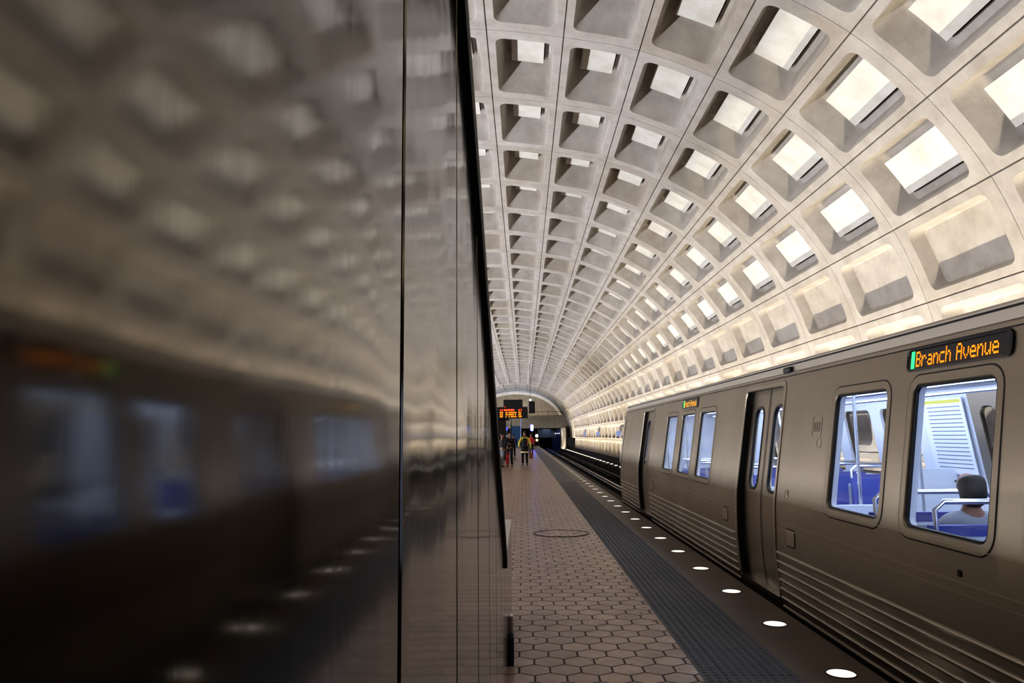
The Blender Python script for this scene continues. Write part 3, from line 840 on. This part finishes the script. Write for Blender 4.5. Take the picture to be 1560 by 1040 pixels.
# ------------------------------------------------------------------ people
def skin_mesh(verts, edges, radii, sub=2, root=0):
    me = bpy.data.meshes.new('t'); me.from_pydata(verts, edges, []); o = bpy.data.objects.new('t', me); COL.objects.link(o)
    sm = o.modifiers.new('s', 'SKIN'); sm.use_smooth_shade = True; sm.branch_smoothing = .6
    if not me.skin_vertices: 
        bm = bmesh.new(); bm.from_mesh(me); bm.verts.layers.skin.verify(); bm.to_mesh(me); bm.free()
    for i, d in enumerate(me.skin_vertices[0].data):
        r = radii[i]; d.radius = r if isinstance(r, tuple) else (r, r); d.use_root = (i == root)
    ss = o.modifiers.new('b', 'SUBSURF'); ss.levels = sub; ss.render_levels = sub
    dg = bpy.context.evaluated_depsgraph_get(); dg.update()
    ev = bpy.data.meshes.new_from_object(o.evaluated_get(dg)); bpy.data.objects.remove(o)
    for p in ev.polygons: p.use_smooth = True
    return ev
class Sk:
    def __init__(s): s.v = []; s.e = []; s.r = []
    def add(s, p, r, parent=None):
        s.v.append(tuple(p)); s.r.append(r); i = len(s.v)-1
        if parent is not None: s.e.append((parent, i))
        return i
    def chain(s, pts, rs, parent=None):
        for p, r in zip(pts, rs): parent = s.add(p, r, parent)
        return parent
    def obj(s, name, mat, parent, sub=2):
        me = skin_mesh(s.v, s.e, s.r, sub); me.name = name; me.materials.clear(); me.materials.append(mat); return link(name, me, parent)
def person(label, loc, rz, H, top, legs, hair, arms, leg_pose, seated=False, group=None, jacket_len=.0, mask=False, long_hair=False):
    """faces +y locally; arms/leg_pose: joint positions for a 1.75 m figure"""
    k = H/1.75
    root = thing('person', label, 'person', loc, rz, group); root.scale = (k, k, k)
    hip = leg_pose['hip']
    P = Vector(hip)
    neck = P+Vector((0, leg_pose.get('lean', 0), .52)); head = neck+Vector((0, .02, .16))
    b = Sk()
    pv = b.add(P, (.13,.10)); sp = b.chain([P+Vector((0,0,.15)), P+(neck-P)*.62, neck+Vector((0,0,-.06))], [(.13,.095),(.155,.11),(.10,.075)], pv)
    nk = b.chain([neck+Vector((0,0,.03))], [.052], sp)
    hd = b.chain([head+Vector((0,-.005,-.05)), head+Vector((0,0,.03)), head+Vector((0,-.01,.10))], [(.068,.082),(.077,.092),(.05,.06)], nk)
    b.chain([head+Vector((0,.088,.0)), head+Vector((0,.108,-.018))], [.014,.011], nk+2)
    for sx in (-1, 1): b.chain([head+Vector((.078*sx,-.01,.0))], [.014], nk+2)
    for sx, key in ((-1, 'L'), (1, 'R')):
        sh = neck+Vector((.165*sx, 0, -.085)); el, wr, hand = (Vector(q) for q in arms[key])
        a = b.chain([sh, el, wr, hand], [.052,.042,.03,.034], sp)
        d = (hand-wr).normalized(); side = d.cross(Vector((0,1,0))).normalized() if abs(d.y) < .9 else Vector((1,0,0))
        fwd_ = side.cross(d)
        for q in range(4):
            bs = hand+d*.02+fwd_*(.024-.016*q); L = (.07,.08,.075,.058)[q]
            b.chain([bs+d*.02, bs+d*(L*.6+.01), bs+d*L+side*.02*sx], [.009,.0085,.007], a)
        b.chain([hand+fwd_*.03, hand+fwd_*.055+d*.035], [.01,.008], a)
        kn, an, toe = (Vector(q) for q in leg_pose[key])
        b.chain([P+Vector((.095*sx, 0, -.05)), kn, an], [.085,.058,.042], pv)
    b.obj('body', M['skin'], root)
    j = Sk(); pv = j.add(P+Vector((0,0,.02-jacket_len)), (.145,.115)); sp = j.chain([P+Vector((0,0,.18)), P+(neck-P)*.62, neck+Vector((0,0,-.055))], [(.14,.11),(.16,.125),(.105,.085)], pv)
    j.chain([neck+Vector((0,0,.005))], [.068], sp)
    for sx, key in ((-1, 'L'), (1, 'R')):
        sh = neck+Vector((.17*sx, 0, -.085)); el, wr, hand = (Vector(q) for q in arms[key])
        j.chain([sh, el, wr], [.066,.054,.044], sp)
    j.obj('jacket', top, root)
    t = Sk(); pv = t.add(P+Vector((0,0,.05)), (.15,.115))
    for sx, key in ((-1, 'L'), (1, 'R')):
        kn, an, toe = (Vector(q) for q in leg_pose[key])
        t.chain([P+Vector((.095*sx, 0, -.06)), kn, an+Vector((0,0,.01))], [.098,.074,.06], pv)
    t.obj('trousers', legs, root)
    for key in 'LR':
        kn, an, toe = (Vector(q) for q in leg_pose[key]); s = Sk()
        s.chain([an+Vector((0,-.02,-.02)), an+Vector((0,.0,-.045)), (an+toe)/2+Vector((0,0,-.01)), toe], [.042,.042,.042,.036]); s.obj('shoe', M['black_cloth'], root)
    h = Sk()
    if long_hair: h.chain([head+Vector((0,-.03,.07)), head+Vector((0,-.055,.0)), head+Vector((0,-.05,-.17))], [(.092,.09),(.098,.085),(.095,.07)])
    else: h.chain([head+Vector((0,.0,.085)), head+Vector((0,-.03,.06)), head+Vector((0,-.045,-.01))], [(.075,.085),(.088,.085),(.075,.06)])
    h.obj('hair', hair, root)
    if mask:
        s = Sk(); s.chain([head+Vector((0,.07,-.03)), head+Vector((0,.06,-.075))], [(.05,.035),(.04,.03)]); s.obj('face_mask', M['mask'], root)
    for sx in (-1, 1):
        mb = MB(); c = head+Vector((.032*sx, .086, .018)); n = 8
        mb.loft([[c+Vector((.011*math.cos(q)*math.cos(l), .008*math.sin(l), .008*math.sin(q)*math.cos(l))) for q in [2*PI*i/n for i in range(n)]] for l in (-1.2,-.5,0,.5,1.2)], True, True)
        mb.build('eye', M['hair'], root)
    return root
STAND = {'hip':(0,0,.93), 'L':((-.10,.02,.50),(-.11,-.02,.08),(-.13,.12,.035)), 'R':((.10,.02,.50),(.11,-.02,.08),(.13,.12,.035))}
DOWN = {'L':((-.26,-.02,1.08),(-.27,.06,.85),(-.27,.08,.78)), 'R':((.26,-.02,1.08),(.27,.06,.85),(.27,.08,.78))}
POCK = {'L':((-.28,-.06,1.10),(-.2,.1,.96),(-.16,.13,.93)), 'R':((.28,-.06,1.10),(.2,.1,.96),(.16,.13,.93))}
PHONE = {'L':((-.26,-.02,1.1),(-.10,.2,1.12),(-.05,.26,1.16)), 'R':((.26,-.02,1.08),(.27,.06,.85),(.27,.08,.78))}
person('person in a yellow jacket with a black backpack, back to the view', (.06, 40.2, 0), 0.0, 1.86, M['yellow_cloth'], M['black_cloth'], M['hair'],
       {'L':((-.29,-.02,1.12),(-.27,.10,.92),(-.26,.14,.86)), 'R':((.27,-.02,1.08),(.30,.04,.84),(.30,.06,.77))}, STAND, jacket_len=.08)
yp = [o for o in bpy.data.objects if o.get('label','').startswith('person in a yellow')][0]
mb = MB(); n = 20
ell = lambda a, b, z: [(a*math.cos(2*PI*i/n), b*math.sin(2*PI*i/n), z) for i in range(n)]
mb.loft([ell(.20,.15,.60), ell(.205,.155,.63), ell(.195,.15,.85), ell(.19,.145,.98)], True, True); mb.build('coat_hem', M['black_cloth'], yp, 50)
mb = MB(); mb.loft([ell(.208,.158,.64), ell(.21,.16,.645), ell(.209,.159,.70), ell(.206,.157,.705)]); mb.build('reflective_band', M['band'], yp, 50)
# backpack on the back of the yellow jacket
t = thing('backpack', 'black backpack on the yellow jacket', 'backpack', (.06, 40.2, 0))
s = Sk(); s.chain([(0,-.235,1.0),(0,-.25,1.24),(0,-.225,1.48)], [(.14,.085),(.15,.09),(.10,.06)]); s.obj('pack', M['black_cloth'], t)
mb = MB()
for sx in (-1, 1): mb.tube([(.10*sx,-.2,1.5),(.12*sx,-.06,1.61),(.13*sx,.10,1.52),(.14*sx,.13,1.3),(.12*sx,-.12,1.12)], .018, 6)
mb.build('strap', M['black_cloth'], t)
t = thing('paper_bag', 'brown paper bag held beside the yellow jacket', 'bag', (.40, 40.25, .36))
mb = MB(); mb.loft([[(-.11,-.07,0),(.11,-.07,0),(.11,.07,0),(-.11,.07,0)],[(-.12,-.075,.33),(.12,-.075,.33),(.12,.075,.33),(-.12,.075,.33)]], True, False); mb.build('sack', M['brown_paper'], t)
mb = MB(); mb.tube([(-.06,0,.32),(-.05,0,.42),(.05,0,.42),(.06,0,.32)], .008, 6); mb.build('handle', M['brown_paper'], t)
person('person in a black jacket and grey trousers beside the bronze wall', (-1.12, 38.6, 0), -1.2, 1.74, M['black_cloth'], M['grey_denim'], M['hair'], POCK, STAND)
person('masked person in black with red down one leg, facing the view', (-.72, 38.9, 0), 2.8, 1.80, M['black_cloth'], M['black_cloth'], M['hair'], PHONE, STAND, mask=True, jacket_len=.06)
t = thing('shopping_bag', 'narrow red bag hanging beside the masked person', 'bag', (-.84, 38.55, .12))
mb = MB(); mb.loft([[(-.06,-.05,0),(.06,-.05,0),(.06,.05,0),(-.06,.05,0)],[(-.09,-.06,.5),(.09,-.06,.5),(.09,.06,.5),(-.09,.06,.5)]], True, False); mb.build('sack', M['red_cloth'], t)
mb = MB(); mb.tube([(-.04,0,.49),(-.03,0,.66),(.03,0,.66),(.04,0,.49)], .01, 6); mb.build('handle', M['red_cloth'], t)
person('person in navy farther off between the masked person and the yellow jacket', (-.75, 55, 0), .4, 1.72, M['navy_cloth'], M['black_cloth'], M['hair'], DOWN, STAND)
person('person in a red top far off just right of the yellow jacket', (.62, 62, 0), 2.9, 1.76, M['red_cloth'], M['black_cloth'], M['hair'], DOWN, STAND)
# passenger sitting inside the car
SEAT = {'hip':(0,0,.56), 'lean':-.04, 'L':((-.1,.40,.54),(-.1,.42,.10),(-.11,.56,.05)), 'R':((.1,.40,.54),(.1,.42,.10),(.11,.56,.05))}
person('dark-haired person in grey seated inside the car behind the largest window', (3.03, 5.20, .02), 0.0, 1.72, M['grey_cloth'], M['black_cloth'], M['hair'],
       {'L':((-.25,.08,.74),(-.12,.28,.64),(-.06,.33,.63)), 'R':((.25,.08,.74),(.12,.28,.64),(.06,.33,.63))}, SEAT, seated=True, long_hair=True)

# ------------------------------------------------------------------ far platform furniture
def hanger(mb, x, y, z0, z1, r=.006): mb.tube([(x, y, z0), (x, y, z1)], r, 6)
t = thing('arrivals_sign', 'hanging black arrivals display with red and amber lit rows', 'sign', (-.83, 44.5, 2.62))
mb = MB(); mb.cbox(-1.1, 1.1, -.12, .12, 0, .68, .03); mb.build('casing', M['dark'], t)
mb = MB(); 
for x in (-.9, -.5): mb.tube([(x, 0, .6), (x, 2, .75), (x-.05, 5.1, .5)], .04, 6)
mb.build('bracket_arm', M['dark'], t)
random.seed(3)
def blocks(mb, x0, x1, z, h, fill):
    x = x0
    while x < x1:
        w = random.choice((.03, .045, .06)); 
        if random.random() < fill: mb.quad((x, -.125, z), (x+w*.8, -.125, z), (x+w*.8, -.125, z+h*random.choice((.7, 1, 1))), (x, -.125, z+h))
        x += w+.012
mb = MB(); 
for x0, x1 in ((-.55,-.40),(-.32,-.10),(-.05,.25),(.50,.72)): blocks(mb, x0, x1, .45, .10, .9)
mb.build('red_row', M['led_red'], t)
mb = MB()
for z in (.07, .19, .31):
    for x0, x1 in ((-.56,-.38),(-.22,-.10),(-.04,.40),(.55,.70)): blocks(mb, x0, x1, z, .085, .95)
mb.build('amber_row', M['led_orange'], t)
t = thing('overhead_sign', 'dark hanging box sign above the arrivals display', 'sign', (-.95, 70, 4.25))
mb = MB(); mb.cbox(-.9, .9, -.15, .15, 0, .72, .04); mb.build('casing', M['dark'], t)
mb = MB(); [hanger(mb, x, 0, .7, 4.2) for x in (-.6, .6)]; mb.build('hanger', M['dark'], t)
mb = MB(); mb.box(-.85, -.68, -.17, -.15, -.08, .04); mb.build('marker_lamp', M['led_red'], t)
t = thing('hanging_speaker', 'dark upright box hung on a cable right of the arrivals display', 'loudspeaker', (.82, 70, 3.65))
mb = MB(); mb.cbox(-.29, .29, -.2, .2, 0, 1.15, .04); mb.build('casing', M['dark'], t)
mb = MB(); hanger(mb, -.15, 0, 1.15, 4.7, .02); mb.build('hanger', M['dark'], t)
mb = MB(); mb.box(-.2, -.08, -.1, .1, 1.2, 1.35); mb.build('lamp', M['white_lamp'], t)
t = thing('lift_kiosk', 'dark bronze kiosk on the platform behind the waiting people', 'kiosk', (-1.72, 50, 0))
mb = MB(); mb.cbox(-1.0, .55, 0, 5, 0, 2.7, .05); mb.cbox(-1.15, .75, -.3, 5.3, 2.7, 3.15, .08); mb.build('cabin', M['bronze_dark'], t)
mb = MB(); 
for k in range(3): mb.box(.552, .56, .5+k*1.5, 1.6+k*1.5, .9, 2.2)
mb.build('window', M['bronze'], t)
mb = MB(); mb.tube([(.3,-.3,2.95),(.3,-.36,2.95)], .12, 12); mb.build('lamp', M['white_lamp'], t)
# far stairs up to the mezzanine, blue-lit
t = thing('far_stairs', 'blue-lit escalator climbing to the mezzanine at the far end', 'escalator', (-1.0, 96, 0))
mb = MB(); mbl = MB()
for k in range(22):
    y = k*.8; z = k*.14*1.0+.1
    mb.box(-.75, .55, y, y+.82, z-.3, z); mbl.quad((-.7, y-.01, z-.07), (.5, y-.01, z-.07), (.5, y-.01, z-.01), (-.7, y-.01, z-.01))
mb.build('step', M['navy'], t); mbl.build('step_glow', M['blue_step'], t)  # riser strips emit blue so the stairs look blue-lit
mb = MB()
for x in (-.85, .6): mb.loft([[(x, -1, 0), (x+.1, -1, 0), (x+.1, -1, 1.0), (x, -1, 1.0)], [(x, 18, 2.6), (x+.1, 18, 2.6), (x+.1, 18, 4.2), (x, 18, 4.2)]], True, True)
mb.build('balustrade', M['bronze_dark'], t)
mb = MB(); mb.tube([(.63, -1, 1.02), (.63, 18, 4.22)], .04, 6); mb.build('handrail_light', M['signblue'], t)
t = thing('blue_light_post', 'slim dark post with a blue lamp far along the platform', 'light post', (.98, 86, 0))
mb = MB(); mb.box(-.06, .06, -.06, .06, 0, 2.15); mb.cbox(-.2, .2, -.2, .2, 0, .15, .02); mb.build('post', M['dark'], t)
mb = MB(); mb.tube([(0,0,2.15),(0,0,2.2),(0,0,2.75),(0,0,2.8)], [.1,.14,.14,.1], 12); mb.build('lamp', M['blue_lamp'], t)

# ------------------------------------------------------------------ lights
def area(name, loc, direction, sx, sy, power, col, spread=180):
    L = bpy.data.lights.new(name, 'AREA'); L.shape = 'RECTANGLE'; L.size = sx; L.size_y = sy; L.energy = power; L.color = col; L.spread = math.radians(spread)
    o = bpy.data.objects.new(name, L); COL.objects.link(o); o.location = loc
    d = Vector(direction).normalized(); yax = Vector((0,1,0)); z = -d; x = yax.cross(z).normalized()
    o.matrix_world = Matrix.Translation(loc) @ Matrix((x, z.cross(x), z)).transposed().to_4x4()
    return o
WARM = (1, .89, .70); COOL = (.93, .94, 1)
segs = [(-6, 14), (14, 44), (44, 78), (78, 116)]
for a, b in segs:
    L = b-a; c = (a+b)/2
    area('wall_uplight_right', (5.9, c, -.58), (.28, 0, 1), .12, L, 26*L, WARM, 84)
    area('wall_uplight_left', (2*AX-6.42, c, -.60), (.75, 0, 1), .2, L, 86*L, COOL, 160)
# far-end lights: lamps plus added fills for the end wall and tunnel
area('mezzanine_lamp', (AX, 127, 5.2), (0, 0, 1), 8, 12, 480, (.55,.70,1))
area('end_wall_fill', (AX, 126, 3.6), (0, 1, .22), 10, 1.2, 900, (1,.9,.75))  # unseen warm fill added to brighten the end wall
area('portal_lamp', (5.0, MY-4.5, 1.9), (.5, .3, -.4), .5, 2.5, 40, WARM)
area('tunnel_fill', (4.1, 140, 2.7), (0, 0, -1), 1.5, 34, 260, (.35,.5,1))  # unseen blue fill added to lift the tunnel from black
# light inside the car
for k in range(3):
    area('cabin_lamp', (TC, 1+k*7.2, 2.12), (0, 0, -1), 1.8, 6.0, 95, (.68,.80,1))
W = bpy.data.worlds.new('world'); SC.world = W; W.use_nodes = True
bg = W.node_tree.nodes['Background']; bg.inputs[0].default_value = (.9,.88,.85,1); bg.inputs[1].default_value = .02
SC.view_settings.view_transform = 'Standard'; SC.view_settings.look = 'Medium High Contrast'; SC.view_settings.exposure = 0
SC.cycles.use_denoising = True
SC.cycles.max_bounces = 10; SC.cycles.diffuse_bounces = 3; SC.cycles.sample_clamp_indirect = 4
